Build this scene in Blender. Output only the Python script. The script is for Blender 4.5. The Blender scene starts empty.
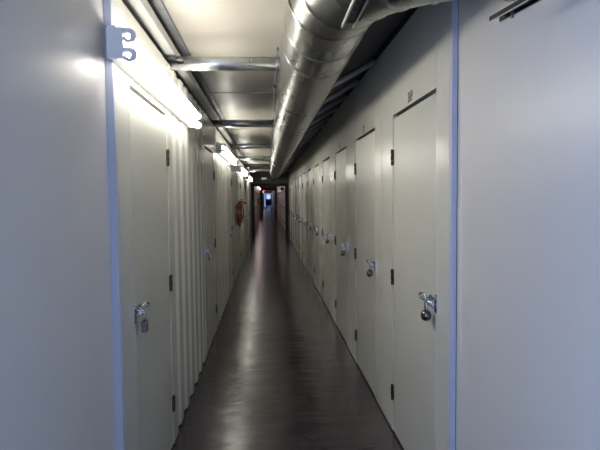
import bpy, bmesh, math
from mathutils import Vector, Matrix
C = bpy.context.scene
COL = C.collection
PI = math.pi
XR, XL, EYE = 0.827, -0.621, 1.6

# ------------------------------------------------------------------ materials
def nodes(name):
    m = bpy.data.materials.new(name); m.use_nodes = True
    nt = m.node_tree; b = nt.nodes['Principled BSDF']
    return m, nt, b

def mat(name, col, rough=0.5, metal=0.0, var=0.0, vscale=(3, 3, 3), bump=0.0, bscale=60, emit=None, estr=0, spec=0.5, coat=0.0, coat_rough=.2, rvar=0.0, bdist=.002):
    m, nt, b = nodes(name)
    b.inputs['Base Color'].default_value = (*col, 1)
    b.inputs['Roughness'].default_value = rough
    b.inputs['Metallic'].default_value = metal
    b.inputs['Specular IOR Level'].default_value = spec
    b.inputs['Coat Weight'].default_value = coat
    b.inputs['Coat Roughness'].default_value = coat_rough
    tc = nt.nodes.new('ShaderNodeTexCoord')
    if var or rvar:
        mp = nt.nodes.new('ShaderNodeMapping'); mp.inputs['Scale'].default_value = vscale
        nz = nt.nodes.new('ShaderNodeTexNoise'); nz.inputs['Scale'].default_value = 1; nz.inputs['Detail'].default_value = 5
        nt.links.new(tc.outputs['Object'], mp.inputs[0]); nt.links.new(mp.outputs[0], nz.inputs[0])
        if var:
            cr = nt.nodes.new('ShaderNodeMapRange'); cr.inputs[1].default_value = .3; cr.inputs[2].default_value = .7
            cr.inputs[3].default_value = 1 - var; cr.inputs[4].default_value = 1 + var
            mx = nt.nodes.new('ShaderNodeVectorMath'); mx.operation = 'SCALE'
            mx.inputs[0].default_value = col
            nt.links.new(nz.outputs[0], cr.inputs[0]); nt.links.new(cr.outputs[0], mx.inputs['Scale'])
            nt.links.new(mx.outputs[0], b.inputs['Base Color'])
        if rvar:
            rr = nt.nodes.new('ShaderNodeMapRange'); rr.inputs[1].default_value = .3; rr.inputs[2].default_value = .7
            rr.inputs[3].default_value = max(.03, rough - rvar); rr.inputs[4].default_value = rough + rvar
            nt.links.new(nz.outputs[0], rr.inputs[0]); nt.links.new(rr.outputs[0], b.inputs['Roughness'])
    if bump:
        nb = nt.nodes.new('ShaderNodeTexNoise'); nb.inputs['Scale'].default_value = bscale; nb.inputs['Detail'].default_value = 3
        bp = nt.nodes.new('ShaderNodeBump'); bp.inputs['Strength'].default_value = bump; bp.inputs['Distance'].default_value = bdist
        nt.links.new(tc.outputs['Object'], nb.inputs[0]); nt.links.new(nb.outputs[0], bp.inputs['Height'])
        nt.links.new(bp.outputs[0], b.inputs['Normal'])
    if emit:
        b.inputs['Emission Color'].default_value = (*emit, 1); b.inputs['Emission Strength'].default_value = estr
    return m

M = {}
M['wall'] = mat('cream_enamel_steel', (.64, .635, .585), .23, var=.025, vscale=(1, 1, .4), bump=.08, bscale=6, bdist=.003)
M['strut'] = mat('grey_strut_paint', (.22, .22, .24), .4, metal=.2)
M['deck'] = mat('dark_ceiling_sheet', (.10, .095, .105), .5, metal=.3, var=.15)
M['wall2'] = mat('pinkish_enamel_steel', (.68, .61, .61), .3, var=.03)
M['near'] = mat('white_enamel_steel', (.66, .64, .62), .36, var=.02, bump=.06, bscale=7, bdist=.003)
M['door'] = mat('cream_door_enamel', (.57, .57, .52), .36, var=.03, vscale=(1, 1, .6), bump=.08, bscale=8, bdist=.003)
M['trim'] = mat('daylight_tinted_trim', (.50, .52, .60), .45)  # bluish colour carries part of the daylight falling on the trims
M['dark'] = mat('black_gap_shade', (.012, .012, .014), .8)  # black stands in for the shade in gaps and behind panels
M['frame'] = mat('dark_portal_paint', (.018, .014, .016), .5)
M['header'] = mat('grey_header_paint', (.16, .16, .16), .6, var=.06)
M['galv'] = mat('galvanised_steel', (.56, .58, .60), .34, metal=1, var=.16, vscale=(14, 14, 14), bump=.15, bscale=30, rvar=.08)
M['galvd'] = mat('dull_galvanised_steel', (.30, .31, .34), .42, metal=.85, var=.12, vscale=(12, 12, 12))
M['duct'] = mat('duct_steel', (.345, .35, .335), .29, metal=1, var=.10, vscale=(4, 2, 4), bump=.03, bscale=4, rvar=.03, bdist=.004)
M['chan'] = mat('pale_channel_steel', (.72, .72, .70), .35, metal=.3)
M['fix'] = mat('white_fixture_enamel', (.90, .90, .90), .4)
M['chrome'] = mat('worn_chrome', (.50, .52, .56), .22, metal=1, rvar=.1, vscale=(60, 60, 60))
M['hinge'] = mat('dark_bronze_hinge', (.06, .045, .035), .38, metal=.7)
M['lockb'] = mat('padlock_steel', (.17, .16, .165), .25, metal=1)
M['rail'] = mat('black_track_steel', (.02, .02, .024), .35, metal=.6)
M['railw'] = mat('track_highlight', (.62, .60, .56), .3, metal=.8)  # pale metal used as painted highlight on the black tracks
M['red'] = mat('red_enamel', (.33, .014, .018), .35)
M['black'] = mat('black_rubber', (.015, .015, .015), .5)
M['paper'] = mat('extinguisher_label_paper', (.33, .15, .14), .6)
M['blue'] = mat('blue_door_paint', (.02, .06, .50), .45)
M['sticker'] = mat('pale_blue_sign_plastic', (.50, .60, .72), .4)
M['plate'] = mat('white_sign_glow', (.85, .78, .78), .35, emit=(1, .9, .9), estr=.25)  # faint emission added to brighten the unlit plate
M['ink'] = mat('dark_grey_ink', (.06, .065, .07), .6)
M['tube'] = mat('fluorescent_tube', (.9, .9, .9), .4, emit=(1, .95, .84), estr=19.5)
M['tube2'] = mat('dimmer_fluorescent_tube', (.9, .9, .9), .4, emit=(1, .96, .85), estr=12)  # emission turned down so the wall behind is not blown out
M['tube3'] = mat('pinkish_fluorescent_tube', (.9, .9, .9), .4, emit=(1, .80, .78), estr=9)
M['exit'] = mat('red_exit_glow', (.6, .02, .02), .4, emit=(1, .05, .10), estr=1.2)
gm, gnt, gb = nodes('window_glass'); gb.inputs['Transmission Weight'].default_value = 1; gb.inputs['Roughness'].default_value = .02; gb.inputs['IOR'].default_value = 1.05; gb.inputs['Base Color'].default_value = (.32, .30, .29, 1)
M['glass'] = gm

# ceiling: cream painted sheets with transverse creases and rust specks
def ceiling_mat():
    m, nt, b = nodes('cream_ceiling_sheet')
    b.inputs['Roughness'].default_value = .36
    tc = nt.nodes.new('ShaderNodeTexCoord')
    n1 = nt.nodes.new('ShaderNodeTexNoise'); n1.inputs['Scale'].default_value = 3.2; n1.inputs['Detail'].default_value = 3
    mp = nt.nodes.new('ShaderNodeMapping'); mp.inputs['Scale'].default_value = (1, 3.2, 1)
    nt.links.new(tc.outputs['Object'], mp.inputs[0]); nt.links.new(mp.outputs[0], n1.inputs[0])
    r = nt.nodes.new('ShaderNodeValToRGB')
    r.color_ramp.elements[0].position = .725; r.color_ramp.elements[0].color = (.56, .53, .47, 1)
    r.color_ramp.elements[1].position = .76; r.color_ramp.elements[1].color = (.17, .09, .05, 1)
    nt.links.new(n1.outputs[0], r.inputs[0]); nt.links.new(r.outputs[0], b.inputs['Base Color'])
    w = nt.nodes.new('ShaderNodeTexNoise'); w.inputs['Scale'].default_value = 1; w.inputs['Detail'].default_value = 2
    mp2 = nt.nodes.new('ShaderNodeMapping'); mp2.inputs['Scale'].default_value = (.7, 7, 1)
    nt.links.new(tc.outputs['Object'], mp2.inputs[0]); nt.links.new(mp2.outputs[0], w.inputs[0])
    bp = nt.nodes.new('ShaderNodeBump'); bp.inputs['Strength'].default_value = .3; bp.inputs['Distance'].default_value = .01
    nt.links.new(w.outputs[0], bp.inputs['Height']); nt.links.new(bp.outputs[0], b.inputs['Normal'])
    return m
M['ceil'] = ceiling_mat()

def floor_mat():
    m, nt, b = nodes('sealed_dark_concrete')
    b.inputs['Specular IOR Level'].default_value = .42
    tc = nt.nodes.new('ShaderNodeTexCoord')
    n1 = nt.nodes.new('ShaderNodeTexNoise'); n1.inputs['Scale'].default_value = 3.5; n1.inputs['Detail'].default_value = 7; n1.inputs['Roughness'].default_value = .6
    nt.links.new(tc.outputs['Object'], n1.inputs[0])
    r = nt.nodes.new('ShaderNodeValToRGB')
    r.color_ramp.elements[0].position = .3; r.color_ramp.elements[0].color = (.022, .017, .023, 1)
    r.color_ramp.elements[1].position = .7; r.color_ramp.elements[1].color = (.042, .035, .042, 1)
    nt.links.new(n1.outputs[0], r.inputs[0]); nt.links.new(r.outputs[0], b.inputs['Base Color'])
    mr = nt.nodes.new('ShaderNodeMapRange'); mr.inputs[1].default_value = .3; mr.inputs[2].default_value = .7
    mr.inputs[3].default_value = .17; mr.inputs[4].default_value = .25
    nt.links.new(n1.outputs[0], mr.inputs[0]); nt.links.new(mr.outputs[0], b.inputs['Roughness'])
    mp = nt.nodes.new('ShaderNodeMapping'); mp.inputs['Scale'].default_value = (3, 7, 1)
    n2 = nt.nodes.new('ShaderNodeTexNoise'); n2.inputs['Scale'].default_value = 1; n2.inputs['Detail'].default_value = 4
    nt.links.new(tc.outputs['Object'], mp.inputs[0]); nt.links.new(mp.outputs[0], n2.inputs[0])
    bp = nt.nodes.new('ShaderNodeBump'); bp.inputs['Strength'].default_value = .5; bp.inputs['Distance'].default_value = .012
    nt.links.new(n2.outputs[0], bp.inputs['Height']); nt.links.new(bp.outputs[0], b.inputs['Normal'])
    return m
M['floor'] = floor_mat()

# ------------------------------------------------------------------ mesh helpers
def box(bm, x0, x1, y0, y1, z0, z1):
    if x0 > x1: x0, x1 = x1, x0
    if y0 > y1: y0, y1 = y1, y0
    if z0 > z1: z0, z1 = z1, z0
    v = [bm.verts.new(p) for p in ((x0,y0,z0),(x1,y0,z0),(x1,y1,z0),(x0,y1,z0),(x0,y0,z1),(x1,y0,z1),(x1,y1,z1),(x0,y1,z1))]
    for f in ((3,2,1,0),(4,5,6,7),(0,1,5,4),(1,2,6,5),(2,3,7,6),(3,0,4,7)):
        bm.faces.new([v[i] for i in f])

def sweep(bm, pts, rad, seg=16, closed=False, cap=True, up=None):
    """tube through pts; rad a number, list, or (a,b) ellipse"""
    pts = [Vector(p) for p in pts]; n = len(pts); rings = []
    last = None
    for i, p in enumerate(pts):
        if closed: t = pts[(i+1) % n] - pts[i-1]
        elif i == 0: t = pts[1] - p
        elif i == n-1: t = p - pts[-2]
        else: t = (pts[i+1]-p).normalized() + (p-pts[i-1]).normalized()
        t.normalize()
        if last is None:
            u = Vector(up) if up else (Vector((0,0,1)) if abs(t.z) < .9 else Vector((1,0,0)))
        else: u = last
        u = (u - t*u.dot(t)).normalized(); last = u; w = t.cross(u)
        r = rad[i] if isinstance(rad, list) else rad
        a, b = r if isinstance(r, tuple) else (r, r)
        rings.append([bm.verts.new(p + u*math.cos(k*2*PI/seg)*a + w*math.sin(k*2*PI/seg)*b) for k in range(seg)])
    m = n if closed else n-1
    for i in range(m):
        A, B = rings[i], rings[(i+1) % n]
        for k in range(seg):
            f = bm.faces.new((A[k], A[(k+1) % seg], B[(k+1) % seg], B[k])); f.smooth = True
    if cap and not closed:
        bm.faces.new(list(reversed(rings[0]))); bm.faces.new(rings[-1])

def prism(bm, poly, axis, a, b):
    """poly 2D points extruded along axis from a to b; axis 'x': (y,z), 'y': (x,z), 'z': (x,y)"""
    def P(q, t):
        return {'x': (t, q[0], q[1]), 'y': (q[0], t, q[1]), 'z': (q[0], q[1], t)}[axis]
    A = [bm.verts.new(P(q, a)) for q in poly]; B = [bm.verts.new(P(q, b)) for q in poly]
    n = len(poly)
    bm.faces.new(A); bm.faces.new(list(reversed(B)))
    for i in range(n): bm.faces.new((A[i], B[i], B[(i+1) % n], A[(i+1) % n]))

def obj(name, bm, m, parent=None, bevel=0, structure=False, origin=None):
    bmesh.ops.recalc_face_normals(bm, faces=bm.faces)
    me = bpy.data.meshes.new(name)
    if origin is not None:
        bmesh.ops.translate(bm, vec=-Vector(origin), verts=bm.verts)
    bm.to_mesh(me); bm.free()
    o = bpy.data.objects.new(name, me); COL.objects.link(o)
    if origin is not None: o.location = origin
    for mm in (m if isinstance(m, (list, tuple)) else [m]): me.materials.append(M[mm])
    if bevel:
        b = o.modifiers.new('bevel', 'BEVEL'); b.width = bevel; b.segments = 2; b.limit_method = 'ANGLE'; b.angle_limit = math.radians(50)
    if parent is not None:
        o.parent = parent
    if structure and parent is None: o['kind'] = 'structure'
    return o

def child(name, bm, m, parent, bevel=0, label=None):
    """mesh made in the parent's local coordinates"""
    o = obj(name, bm, m, None, bevel); o.parent = parent
    if label: o['label'] = label
    return o

def thing(name, label, cat, loc=(0,0,0), group=None):
    o = bpy.data.objects.new(name, None); COL.objects.link(o); o.location = loc
    o.empty_display_size = .1
    o['label'] = label; o['category'] = cat
    if group: o['group'] = group
    return o
def tag(o, label, cat, group=None):
    o['label'] = label; o['category'] = cat
    if group: o['group'] = group
    return o
def copy_tree(o, parent=None):
    c = o.copy(); COL.objects.link(c)
    if parent is not None: c.parent = parent
    for ch in list(o.children): copy_tree(ch, c)
    return c
NB = bmesh.new

# ------------------------------------------------------------------ layout
Y0 = -1.9            # the corridor behind the camera, open to daylight
YC = 2.26            # corner where the storage corridor starts
P1, P2, YE = 20.4, 45.0, 90.0
CEIL = 2.68; WT = 2.61; LT = 2.46; DH = 2.10
R_DOORS = [2.52 + 1.45*k for k in range(12)]
L_DOORS = [2.45, 5.28, 8.25, 11.2, 14.1, 17.0]
R2 = [21.3 + 1.45*k for k in range(16)]
L2 = [21.6 + 2.93*k for k in range(8)]
DW = .88

bm = NB(); box(bm, -1.2, 1.3, Y0, YE+.3, -.15, 0); obj('floor', bm, 'floor', structure=True)

# ceiling: lapped sheets between the crossbars
bm = NB()
ys = [-2.6, .8] + [3.6 + 2.87*k - .95 + (0.0) for k in range(1, 7)]
edges = [Y0, 2.0, 5.5] + [5.5 + 2.87*k for k in range(1, 6)] + [P1]
for a, b in zip(edges[:-1], edges[1:]):
    box(bm, -1.0, 1.15, a+.004, b-.004, CEIL, CEIL+.01)
    box(bm, -1.0, 1.15, b-.02, b+.0, CEIL-.006, CEIL)
box(bm, -1.2, 1.3, Y0, P1, CEIL+.012, CEIL+.1)
obj('ceiling', bm, 'ceil', structure=True)
bm = NB(); box(bm, .30, XR+.004, 2.3, P1-.03, CEIL-.013, CEIL-.007); obj('ceiling', bm, 'deck', structure=True)  # separate darker sheet under the ceiling, right of the duct
bm = NB(); box(bm, -.9, 1.1, P1+.12, P2, 2.42, 2.5); box(bm, -.9, 1.1, P2+.1, YE, 2.42, 2.5)
obj('ceiling', bm, 'header', structure=True)

# ---------- right wall
def wall_run(name, side, y0, y1, doors, seam, top, ribs=None, m='wall'):
    """plain flat steel wall with door openings; side +1 right, -1 left"""
    X = XR if side > 0 else XL
    D = .035*side
    bm = NB(); g = .0022
    def pier(a, b, z0=.012, z1=top):
        if b - a > .01: box(bm, X, X+D, a+g, b-g, z0, z1)
    cur = y0
    for i, d in enumerate(doors):
        gap_a, gap_b = cur, d
        if ribs and (gap_b - gap_a) > 1.0:
            ra, rb = gap_a+.17, gap_b-.13
            pier(gap_a, ra); pier(rb, gap_b)
            ribs.append((ra, rb))
        elif (gap_b - gap_a) > .4 and seam:
            s = gap_a + .32
            pier(gap_a, s); pier(s, gap_b)
        else: pier(gap_a, gap_b)
        pier(d, d+DW, DH+.022, top)
        cur = d+DW
    pier(cur, y1)
    o = obj(name, bm, m, structure=True)
    if side > 0 and y0 < 3:
        b3 = NB(); box(b3, X+.006, X+.03, y0, y1, top, CEIL-.001); child('gap_shade_strip', b3, 'dark', o)  # black filler strip painted as the shade above the wall
    # added black plates behind the panels, keeping sky light out of the gaps
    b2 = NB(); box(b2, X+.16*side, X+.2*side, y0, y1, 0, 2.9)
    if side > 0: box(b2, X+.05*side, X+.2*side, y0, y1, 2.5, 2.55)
    child('light_blocker', b2, 'dark', o)
    return o

wr = wall_run('wall_right', 1, 2.33, P1, R_DOORS, True, WT)
ribs = [(0, 0)]; 
wl = wall_run('wall_left', -1, 2.226, P1, L_DOORS, False, LT, ribs)
ribs = ribs[1:]

def rib_panel(a, b, parent, name='corrugated_panel'):
    n = max(2, round((b-a)/.27)); p = (b-a)/n
    front = []
    for i in range(n):
        s = a + i*p
        front += [(XL-.016, s), (XL-.016, s+p*.34), (XL-.001, s+p*.50), (XL-.001, s+p*.84)]
    front.append((XL-.016, b))
    back = [(x-.008, y) for x, y in reversed(front)]
    bm = NB(); prism(bm, front+back, 'z', .012, LT)
    bmesh.ops.triangulate(bm, faces=[f for f in bm.faces if len(f.verts) > 4])
    return child(name, bm, 'wall', parent)
for a, b in ribs: rib_panel(a+.004, b-.004, wl)

# recess above the left wall
bm = NB(); box(bm, -.95, XL-.03, 2.0, P1, LT-.03, LT-.02)
child('ledge', bm, 'chan', wl)

# sections beyond the first portal
wr2 = wall_run('wall_right', 1, P1+.12, P2, R2, False, 2.42, m='wall2')
rb2 = [(0, 0)]
wl2 = wall_run('wall_left', -1, P1+.12, P2, L2, False, 2.42, rb2, m='wall2')
for a, b in rb2[1:]:
    bm = NB(); box(bm, XL-.035, XL, a+.002, b-.002, .012, 2.42); child('wall_panel', bm, 'wall2', wl2)
bm = NB()
for k in range(15): box(bm, XR, XR+.04, P2+.1+3*k, P2+3.09+3*k, 0, 2.42)
obj('wall_right', bm, 'near', structure=True)
bm = NB()
for k in range(15): box(bm, XL-.04, XL, P2+.1+3*k, P2+3.09+3*k, 0, 2.42)
obj('wall_left', bm, 'near', structure=True)

# near panels and corner trims
bm = NB(); box(bm, .854, .91, Y0, 2.298, .0, CEIL); obj('wall_right', bm, 'near', structure=True)
bm = NB(); box(bm, -.70, -.650, .25, 2.191, .0, CEIL); obj('wall_left', bm, 'near', structure=True)  # ends early, leaving an added opening for side daylight
bm = NB(); box(bm, XR-.002, .852, 2.298, 2.328, 0, CEIL); obj('trim_1', bm, 'trim', structure=True, bevel=.003)
bm = NB(); box(bm, -.651, XL+.002, 2.192, 2.225, 0, CEIL); obj('trim_2', bm, 'trim', structure=True, bevel=.003)

bm = NB(); box(bm, .1, .91, Y0-.05, Y0, 0, CEIL); obj('wall_back', bm, 'near', structure=True)  # unseen wall added behind the camera to keep daylight off the left panel
# ---------- doors
def door(side, y, index, lock=True):
    X = XR if side > 0 else XL
    bm = NB(); g = .006
    box(bm, 0.003*side, .03*side, g, DW-g, .018, DH)
    o = obj('door_%d' % index, bm, 'door', structure=True, bevel=.002)
    o.location = (X, y, 0)
    for z in (.28, 1.06, 1.85):
        b = NB(); yy = DW-.002
        box(b, -.002*side, .004*side, yy-.022, yy+.020, z-.050, z+.050)
        sweep(b, [(-.006*side, yy, z-.052), (-.006*side, yy, z-.021)], .007, 10)
        sweep(b, [(-.006*side, yy, z-.019), (-.006*side, yy, z+.019)], .0085, 10)
        sweep(b, [(-.006*side, yy, z+.021), (-.006*side, yy, z+.052)], .0085, 10)
        child('hinge', b, 'hinge', o)
    # sliding bolt latch with staple, on jamb and door edge
    L = NB(); s = side; z = 1.065
    box(L, -.001*s, -.005*s, -.034, -.006, z-.045, z+.045)           # keeper plate on the jamb
    box(L, .0025*s, -.004*s, .012, .085, z-.028, z+.028)              # back plate on the door
    sweep(L, [(-.022*s, -.030, z), (-.022*s, .135, z)], .0085, 10)    # bolt
    for yy in (-.02, .025, .07):                                      # keeper loops
        sweep(L, [(-.003*s, yy, z-.014), (-.022*s, yy, z-.015), (-.033*s, yy, z), (-.022*s, yy, z+.015), (-.003*s, yy, z+.014)], .0042, 8)
    lt = child('latch', L, 'chrome', o)
    h = NB()                                                          # oval pull of the bolt, tilted up
    pts = []
    for k in range(18):
        a = k*2*PI/18
        pts.append((-(.028+.006*math.cos(a))*s, (.120 if s > 0 else .092)+.036*math.cos(a), z+.014+.014*math.sin(a)-.001*math.cos(a)))
    sweep(h, pts, .0065, 8, closed=True)
    sweep(h, [(-.022*s, .115, z), (-.026*s, .12, z+.012)], .006, 8)
    child('bolt_pull', h, 'chrome', lt)
    return o
n = 0
proto = {}
door_objs = {}
for side, lst in ((1, R_DOORS), (-1, L_DOORS), (1, R2), (-1, L2)):
    for y in lst:
        n += 1
        if side not in proto:
            d = door(side, y, n); proto[side] = d
        else:
            d = copy_tree(proto[side]); d.name = 'door_%d' % n; d.location = (XR if side > 0 else XL, y, 0)
        door_objs[(side, round(y, 2))] = d

# numbers stencilled above the first doors on the right
for y, txt in ((2.52, '369'), (3.97, '371'), (5.42, '373')):
    cu = bpy.data.curves.new('num', 'FONT'); cu.body = txt; cu.size = .085; cu.extrude = .0006; cu.align_x = 'CENTER'; cu.offset = .0012
    t = bpy.data.objects.new('num', cu)
    t.rotation_euler = (PI/2, 0, -PI/2)
    COL.objects.link(t); bpy.context.view_layer.update()
    me = bpy.data.meshes.new_from_object(t); COL.objects.unlink(t); bpy.data.objects.remove(t)
    me.transform(Matrix.Rotation(-PI/2, 4, 'Z') @ Matrix.Rotation(PI/2, 4, 'X') @ Matrix.Diagonal((.8, 1, 1, 1)))
    o = bpy.data.objects.new('door_number', me); COL.objects.link(o); me.materials.clear(); me.materials.append(M['ink'])
    o.parent = door_objs[(1, round(y, 2))]; o.location = (-.001, .46, DH+.038)

# ---------- padlocks
def padlock(side, label, shape, group):
    t = thing('padlock', label, 'padlock', (0,0,0), group)
    s = side
    b = NB()
    if shape == 'round':
        sweep(b, [(.021*math.cos(k*PI/8)*s, 0, -.046) for k in range(9)], [(.008+.018*math.sin(k*PI/8),)*2 for k in range(9)], 22, up=(0,0,1))
    else:
        box(b, -.014*s, .014*s, -.022, .022, -.080, -.026)
    child('body', b, 'lockb', t, bevel=0 if shape == 'round' else .006)
    b = NB(); pts = []
    for k in range(11):
        a = PI*k/10
        pts.append((0, .0145*math.cos(a), -.004+.0145*math.sin(a)))
    pts = [(0, .0145, -.034)] + pts + [(0, -.0145, -.034)]
    sweep(b, pts, .0036, 8)
    child('shackle', b, 'chrome', t)
    return t
words = ['first', 'second', 'third', 'fourth', 'fifth', 'sixth', 'seventh', 'eighth', 'ninth', 'tenth', 'eleventh', 'twelfth', 'thirteenth']
pr = None
for i, y in enumerate(R_DOORS):
    lab = ('round dark padlock on the door numbered 369, nearest on the right wall' if i == 0 else
           'small padlock on the %s door along the right wall' % words[i])
    if pr is None: p = pr = padlock(1, lab, 'round', 'padlocks on the right wall doors')
    else: p = copy_tree(pr); p['label'] = lab
    p.location = (XR-.034, y+.040, 1.055-.008); p.scale = (1.15, 1.15, 1.15)
pl = None
for i, y in enumerate(L_DOORS):
    lab = ('boxy steel padlock on the nearest left door, below the closest tube light' if i == 0 else
           'small steel padlock on the %s door along the left wall' % words[i])
    if pl is None: p = pl = padlock(-1, lab, 'box', 'padlocks on the left wall doors')
    else: p = copy_tree(pl); p['label'] = lab
    p.location = (XL+.034, y+.030, 1.055-.008)

# ---------- twin tube lights on the left wall
def light(y0, y1, label):
    tm = 'tube' if y0 < 5 else 'tube2' if y0 < 20 else 'tube3'
    t = thing('fluorescent_light', label, 'light', (XL, y0, 2.2), 'twin tube lights along the left wall')
    L = y1-y0
    b = NB(); prism(b, [(0.002, -.045), (.030, -.045), (.046, -.02), (.046, .055), (.030, .08), (0.002, .08)], 'y', .02, L-.02)
    child('housing', b, 'fix', t)
    for yy in (0, L):
        s = 1 if yy == 0 else -1
        b = NB(); box(b, .001, .066, yy-.0, yy+.026, -.052, .068)
        br = child('end_bracket', b, 'fix', t, bevel=.006)
        for z in (.050, -.023):
            b = NB()                                  # hooked lamp holder
            pts = [(.058, yy+.012, z+.003)]
            for k in range(12):
                a = math.radians(100 - k*24)
                pts.append((.086+.019*math.cos(a), yy+.004*0+.012, z-.014+.019*math.sin(a)))
            sweep(b, pts, [(.014, .010)] + [(.0125, .010)]*7 + [(.008, .008)]*5, 10, up=(0,0,1))
            child('lamp_holder', b, 'fix', br)
    for z in (.041, -.032):
        b = NB(); sweep(b, [(.084, .012, z), (.084, .03, z), (.084, L-.03, z), (.084, L-.012, z)], [.013, .018, .018, .013], 16)
        child('tube', b, tm, t)
    return t
light(2.11, 4.16, 'large lit twin tube light with hooked end bracket, nearest on the left wall')
light(6.55, 9.05, 'second lit twin tube light along the left wall, above the second padlocked door')
light(11.4, 13.9, 'third lit tube light along the left wall, past the fire extinguisher')
light(16.2, 18.7, 'fourth lit tube light on the left wall, just before the dark doorway')
for k, w in enumerate(('nearest', 'second', 'third', 'farthest')):
    light(24.5+5*k, 26.9+5*k, 'tiny lit tube light seen through the dark doorway, %s of four on the left wall' % w)
light(54, 56.4, 'tiny lit tube light in the farthest stretch of corridor, nearer to the doorway')
light(66, 68.4, 'tiny lit tube light in the farthest stretch of corridor, nearer to the blue door')
light(80, 82.4, 'tiny lit tube light right beside the blue end door')

# ---------- channels over the left wall
b = NB()
b2 = [(-.665, 2.475), (-.600, 2.475), (-.600, 2.53), (-.606, 2.53), (-.606, 2.481), (-.659, 2.481), (-.659, 2.53), (-.665, 2.53)]
b2 = [(x-.0, z+.078) for x, z in b2]
prism(b, b2, 'y', 1.0, P1-.02)
tag(obj('steel_channel', b, 'chan'), 'long pale steel channel running above the left wall under the ceiling', 'channel')
b = NB()
prism(b, [(-.655, 2.60), (-.649, 2.60), (-.649, 2.665), (-.560, 2.665), (-.560, 2.672), (-.655, 2.672)], 'y', Y0, P1-.02)
tag(obj('steel_angle', b, 'galvd'), 'long dull grey steel angle fixed along the left edge of the ceiling', 'steel angle')

# ---------- crossbars
BARS = [3.6 + 2.87*k for k in range(6)]
def crossbar(label):
    t = thing('crossbar', label, 'pipe', (0,0,0), 'galvanised crossbars under the ceiling')
    b = NB(); sweep(b, [(-.80, 0, 0), (.085, 0, 0)], .046, 22)
    child('pipe', b, 'galv', t)
    b = NB(); sweep(b, [(.07, 0, 0), (.096, 0, 0)], .049, 22)
    child('end_collar', b, 'galvd', t, bevel=.003)
    b = NB(); box(b, -.72, -.69, -.05, .05, -.05, .06)
    child('saddle_bracket', b, 'galvd', t, bevel=.003)
    return t
pb = None
for k, y in enumerate(BARS):
    lab = ['thick bright galvanised pipe crossing under the ceiling, nearest crossbar',
           'dark galvanised pipe crossing under the ceiling, second crossbar',
           'third crossbar from the camera, pipe under the ceiling',
           'fourth crossbar from the camera, pipe under the ceiling',
           'fifth crossbar from the camera, pipe under the ceiling',
           'farthest crossbar, last pipe before the dark doorway'][k]
    if pb is None: p = pb = crossbar(lab)
    else: p = copy_tree(pb); p['label'] = lab
    p.location = (0, y, 2.5)

# ---------- thin conduit along the duct
t = thing('conduit', 'thin dark conduit with a small clamp running along the ceiling beside the duct', 'conduit', (.088, 3.6, 2.62))
b = NB(); pts = [(0.0, .02, -.03), (0, .12, 0.02), (.0, 1.2, .03), (.005, 2.85, .03), (.005, 6, .03), (.005, 16.5, .03)]
sweep(b, pts, .009, 8); child('pipe', b, 'galvd', t)
b = NB(); box(b, -.014, .014, 1.39, 1.42, .014, .048)
child('clamp', b, 'hinge', t)

# ---------- ventilation duct
DX, DZ, DR = .298, 2.465, .198
t = thing('ventilation_duct', 'large round galvanised ventilation duct hung along the right side of the ceiling', 'duct', (DX, 0, DZ))
YS = 2.26; PH = 0
b = NB(); sweep(b, [(0, YS, 0), (0, P1-.01, 0)], DR, 56, cap=False)
for f in b.faces: f.smooth = True
child('duct_run', b, 'duct', t)
joints = [2.62, 2.98] + [2.98+1.42*k for k in range(1, 13)]
for j in joints:
    b = NB(); sweep(b, [(0, j-.012, 0), (0, j-.004, 0), (0, j+.004, 0), (0, j+.012, 0)], [DR+.0005, DR+.003, DR+.003, DR+.0005], 56, cap=False)
    child('joint_ring', b, 'galvd', t)
# elbow towards the right wall
RB = .54; pts = []; rad = []
ng = 6
for k in range(ng+1):
    a = (PI/2)*k/ng
    q = RB - RB*math.cos(a); pts.append((q*math.cos(PH), YS - RB*math.sin(a), q*math.sin(PH)))
pts.append((.545, YS-RB, 0))
b = NB(); sweep(b, pts, DR, 56, cap=False); child('elbow', b, 'duct', t)
for k in range(ng):
    a = (PI/2)*k/ng
    p = Vector(pts[k]); d = Vector((math.sin(a)*math.cos(PH), -math.cos(a), math.sin(a)*math.sin(PH)))
    b = NB(); sweep(b, [p-d*.014, p-d*.004, p+d*.004, p+d*.014], [DR+.001, DR+.005, DR+.005, DR+.001], 56, cap=False, up=(0,0,1))
    child('elbow_seam', b, 'duct', t)
b = NB(); sweep(b, [(.541, YS-RB, 0), (.554, YS-RB, 0)], DR+.014, 56); child('wall_flange', b, 'galvd', t)
b = NB()
for k in range(25):
    y = 3.83+.66*k
    b = NB(); sweep(b, [(.165, y, -.07), (.20, y, -.05), (XR-.03-DX, y, .115)], (.030, .022), 10, up=(0,1,0))
    child('support_strut', b, 'strut', t)

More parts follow.
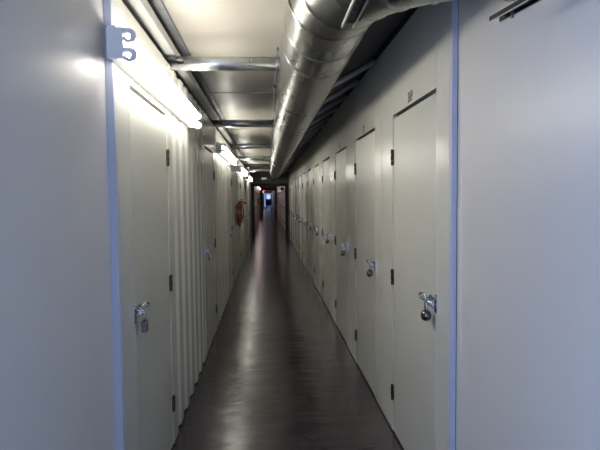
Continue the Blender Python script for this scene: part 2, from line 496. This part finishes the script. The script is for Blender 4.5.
# ---------- hanging tracks near the camera
def track(name_label, x, y, z, ang, length, tab):
    t = thing('hanging_track', name_label, 'track', (x, y, z)); t.rotation_euler = (0, 0, ang)
    for s in (-1, 1):
        b = NB()
        w = .0175*s
        prism(b, [(w-.0022, -.012), (w+.0022, -.012), (w+.0022, .012), (w-.0022, .012)], 'y', -length, 0)
        child('side_rail', b, 'railw' if (s < 0 and not tab) else 'rail', t)  # left side of the tabless track coloured pale as if catching light
        b = NB(); box(b, w-.0026, w+.0026, -length, 0.001, -.0145, -.0118); child('painted_glint', b, 'railw', t)  # thin pale lip stands in for the glint along the rail
    b = NB(); box(b, -.0150, .0150, -length, -.022, .004, .014)
    for k in range(int(length/.05)): box(b, -.006, .006, -.045-.05*k, -.032-.05*k, .000, .0042)
    child('channel_web', b, 'rail', t)
    if not tab:
        b = NB(); box(b, .0202, .030, -length, -.055, -.006, .012); child('outer_rail', b, 'rail', t)
    if tab:
        b = NB(); box(b, .006, .014, -.075, -.068, -.03, .014); child('tab', b, 'galvd', t); t.scale = (1, 1, .6)
    if not tab: t.scale = (1, 1, .5)
    b = NB()
    for q in (.35, length-.15): sweep(b, [(0, -q, .012), (0, -q, (CEIL-z)/t.scale[2]-.003)], .004, 8)
    child('hanger_rod', b, 'galvd', t)
    return t
track('short black track with painted highlights hanging below the duct elbow, above the corridor', .262, 1.67, 2.137, 0, 1.3, False)
track('black track with painted highlights and a small tab hanging beside the near right wall', .709, 1.60, 2.139, math.radians(9.5), 1.3, True)

# ---------- portals
def portal(y, xl, xr, ztop, w, idx, ceil):
    b = NB()
    box(b, xl-w, xl, y, y+.14, 0, ztop+w); box(b, xr, xr+w, y, y+.14, 0, ztop+w); box(b, xl, xr, y, y+.14, ztop, ztop+w)
    obj('trim_%d' % idx, b, 'frame', structure=True, bevel=.004)
    b = NB(); box(b, -1.0, 1.1, y+.02, y+.12, ztop+w, ceil)
    box(b, -1.0, xl-w, y+.02, y+.12, 0, ztop+w); box(b, xr+w, 1.1, y+.02, y+.12, 0, ztop+w)
    return b
obj('wall_front', portal(P1-.02, -.50, .70, 2.0, .12, 3, 2.79), 'header', structure=True)
obj('wall_front', portal(P2-.02, -.36, .66, 2.17, .13, 4, 2.5), 'header', structure=True)

# end wall with the blue door
DXc = .22; dw = .60
b = NB()
box(b, -.8, DXc-dw-.03, YE-.1, YE, 0, 2.5); box(b, DXc+dw+.03, 1.0, YE-.1, YE, 0, 2.5); box(b, DXc-dw-.03, DXc+dw+.03, YE-.1, YE, 2.12, 2.5)
obj('wall_back', b, 'near', structure=True)
b = NB(); wx0, wx1, wz0, wz1 = DXc-.34, DXc+.34, 1.22, 1.98
box(b, DXc-dw, wx0, YE-.08, YE-.03, .01, 2.1); box(b, wx1, DXc+dw, YE-.08, YE-.03, .01, 2.1)
box(b, wx0, wx1, YE-.08, YE-.03, .01, wz0); box(b, wx0, wx1, YE-.08, YE-.03, wz1, 2.1)
n += 1
bd = obj('door_%d' % n, b, 'blue', structure=True)
b = NB(); box(b, wx0, wx1, YE-.06, YE-.054, wz0, wz1); child('window_pane', b, 'glass', bd)
b = NB(); box(b, DXc-.5, DXc+.5, YE-.11, YE-.09, .98, 1.03); child('push_bar', b, 'chrome', bd)

# ---------- small things
def extinguisher(x, y, z, label):
    t = thing('fire_extinguisher', label, 'fire extinguisher', (x, y, z))
    b = NB(); sweep(b, [(0,0,0), (0,0,.012), (0,0,.03), (0,0,.33), (0,0,.365), (0,0,.385), (0,0,.395)], [.038, .052, .055, .055, .048, .032, .022], 24)
    child('cylinder', b, 'red', t)
    b = NB(); sweep(b, [(0,0,.13), (0,0,.25)], .0562, 24); child('paper_label', b, 'paper', t)
    b = NB(); sweep(b, [(0,0,.39), (0,0,.425)], .017, 12); box(b, -.012, .07, -.012, .012, .42, .432)
    prism(b, [(-.012, .44), (.07, .462), (.07, .472), (-.012, .452)], 'y', -.011, .011)
    child('valve_handle', b, 'black', t)
    b = NB(); sweep(b, [(.01,-.005,.41), (.06,-.005,.425), (.10,-.005,.405), (.13,-.005,.385)], [.012, .013, .017, .024], 12)
    child('nozzle', b, 'red', t)
    b = NB(); sweep(b, [(.0,-.02,.40), (.06,-.06,.39), (.078,-.03,.28), (.075,-.02,.12), (.07, -.02, .06)], .009, 8)
    child('hose', b, 'black', t)
    b = NB(); s = (XL-x)+.0008
    box(b, s-.0, s+.006, -.03, .03, .02, .40); box(b, s, -.06, -.03, .03, .30, .315); box(b, s, 0, -.01, .01, -.022, -.002); box(b, -.01, .01, -.012, .012, -.06, -.002)
    child('wall_bracket', b, 'black', t)
    return t
extinguisher(XL+.077, 10.15, 1.09, 'red fire extinguisher hung on the left wall before the third tube light')
extinguisher(XL+.07, 31.0, 1.18, 'tiny red fire extinguisher on the left wall seen through the dark doorway').scale = (.7, .7, .75)
b = NB(); box(b, XL+.0065, XL+.012, 10.82, 10.96, 1.80, 1.94)
tag(obj('wall_sign', b, 'sticker', bevel=.002), 'small pale blue sign on the left wall above the fire extinguisher', 'sign')
b = NB(); box(b, -.21, -.02, P1-.045, P1-.002, 2.275, 2.345)
tag(obj('sign_plate', b, 'plate', bevel=.006), 'small white plate on the grey header above the dark doorway', 'sign')
b = NB(); box(b, -.34, -.18, P2-.75, P2-.70, 2.07, 2.16)
eo = tag(obj('exit_sign', b, 'exit'), 'small glowing red sign hanging under the ceiling of the far corridor', 'exit sign')
b = NB(); sweep(b, [(-.27, P2-.725, 2.17), (-.27, P2-.725, 2.42)], .012, 8); child('hanger', b, 'galvd', eo)
t = thing('wall_speaker', 'small dark box high on the right wall just beyond the dark doorway', 'box', (XR, 25.5, 1.98))
b = NB(); box(b, -.17, -.02, -.1, .1, -.08, .08); child('casing', b, 'black', t, bevel=.01)
b = NB(); box(b, -.03, 0.002, -.03, .03, -.03, .03); child('bracket', b, 'black', t)

# ------------------------------------------------------------------ daylight and camera
w = bpy.data.worlds.new('World'); C.world = w; w.use_nodes = True
bg = w.node_tree.nodes['Background']; bg.inputs[0].default_value = (.40, .57, 1.0, 1); bg.inputs[1].default_value = 4.1

f = 521.0
def nrm(v): return Vector(v).normalized()
Yc = nrm((267.2-300, 225-196.8, -f)); dn = nrm((98, -9675, -f)); dn = (dn - Yc*dn.dot(Yc)).normalized()
Zc = -dn; Xc = Yc.cross(Zc)
Rm = Matrix((Xc, Yc, Zc)).to_4x4()
cd = bpy.data.cameras.new('camera'); cam = bpy.data.objects.new('camera', cd); COL.objects.link(cam)
cam.matrix_world = Matrix.Translation((0, 0, EYE)) @ Rm
cd.sensor_width = 36; cd.lens = 36*f/600; cd.clip_start = .02; cd.clip_end = 300
C.camera = cam
C.view_settings.view_transform = 'Standard'; C.view_settings.look = 'None'; C.view_settings.gamma = 1
C.view_settings.exposure = 0.1
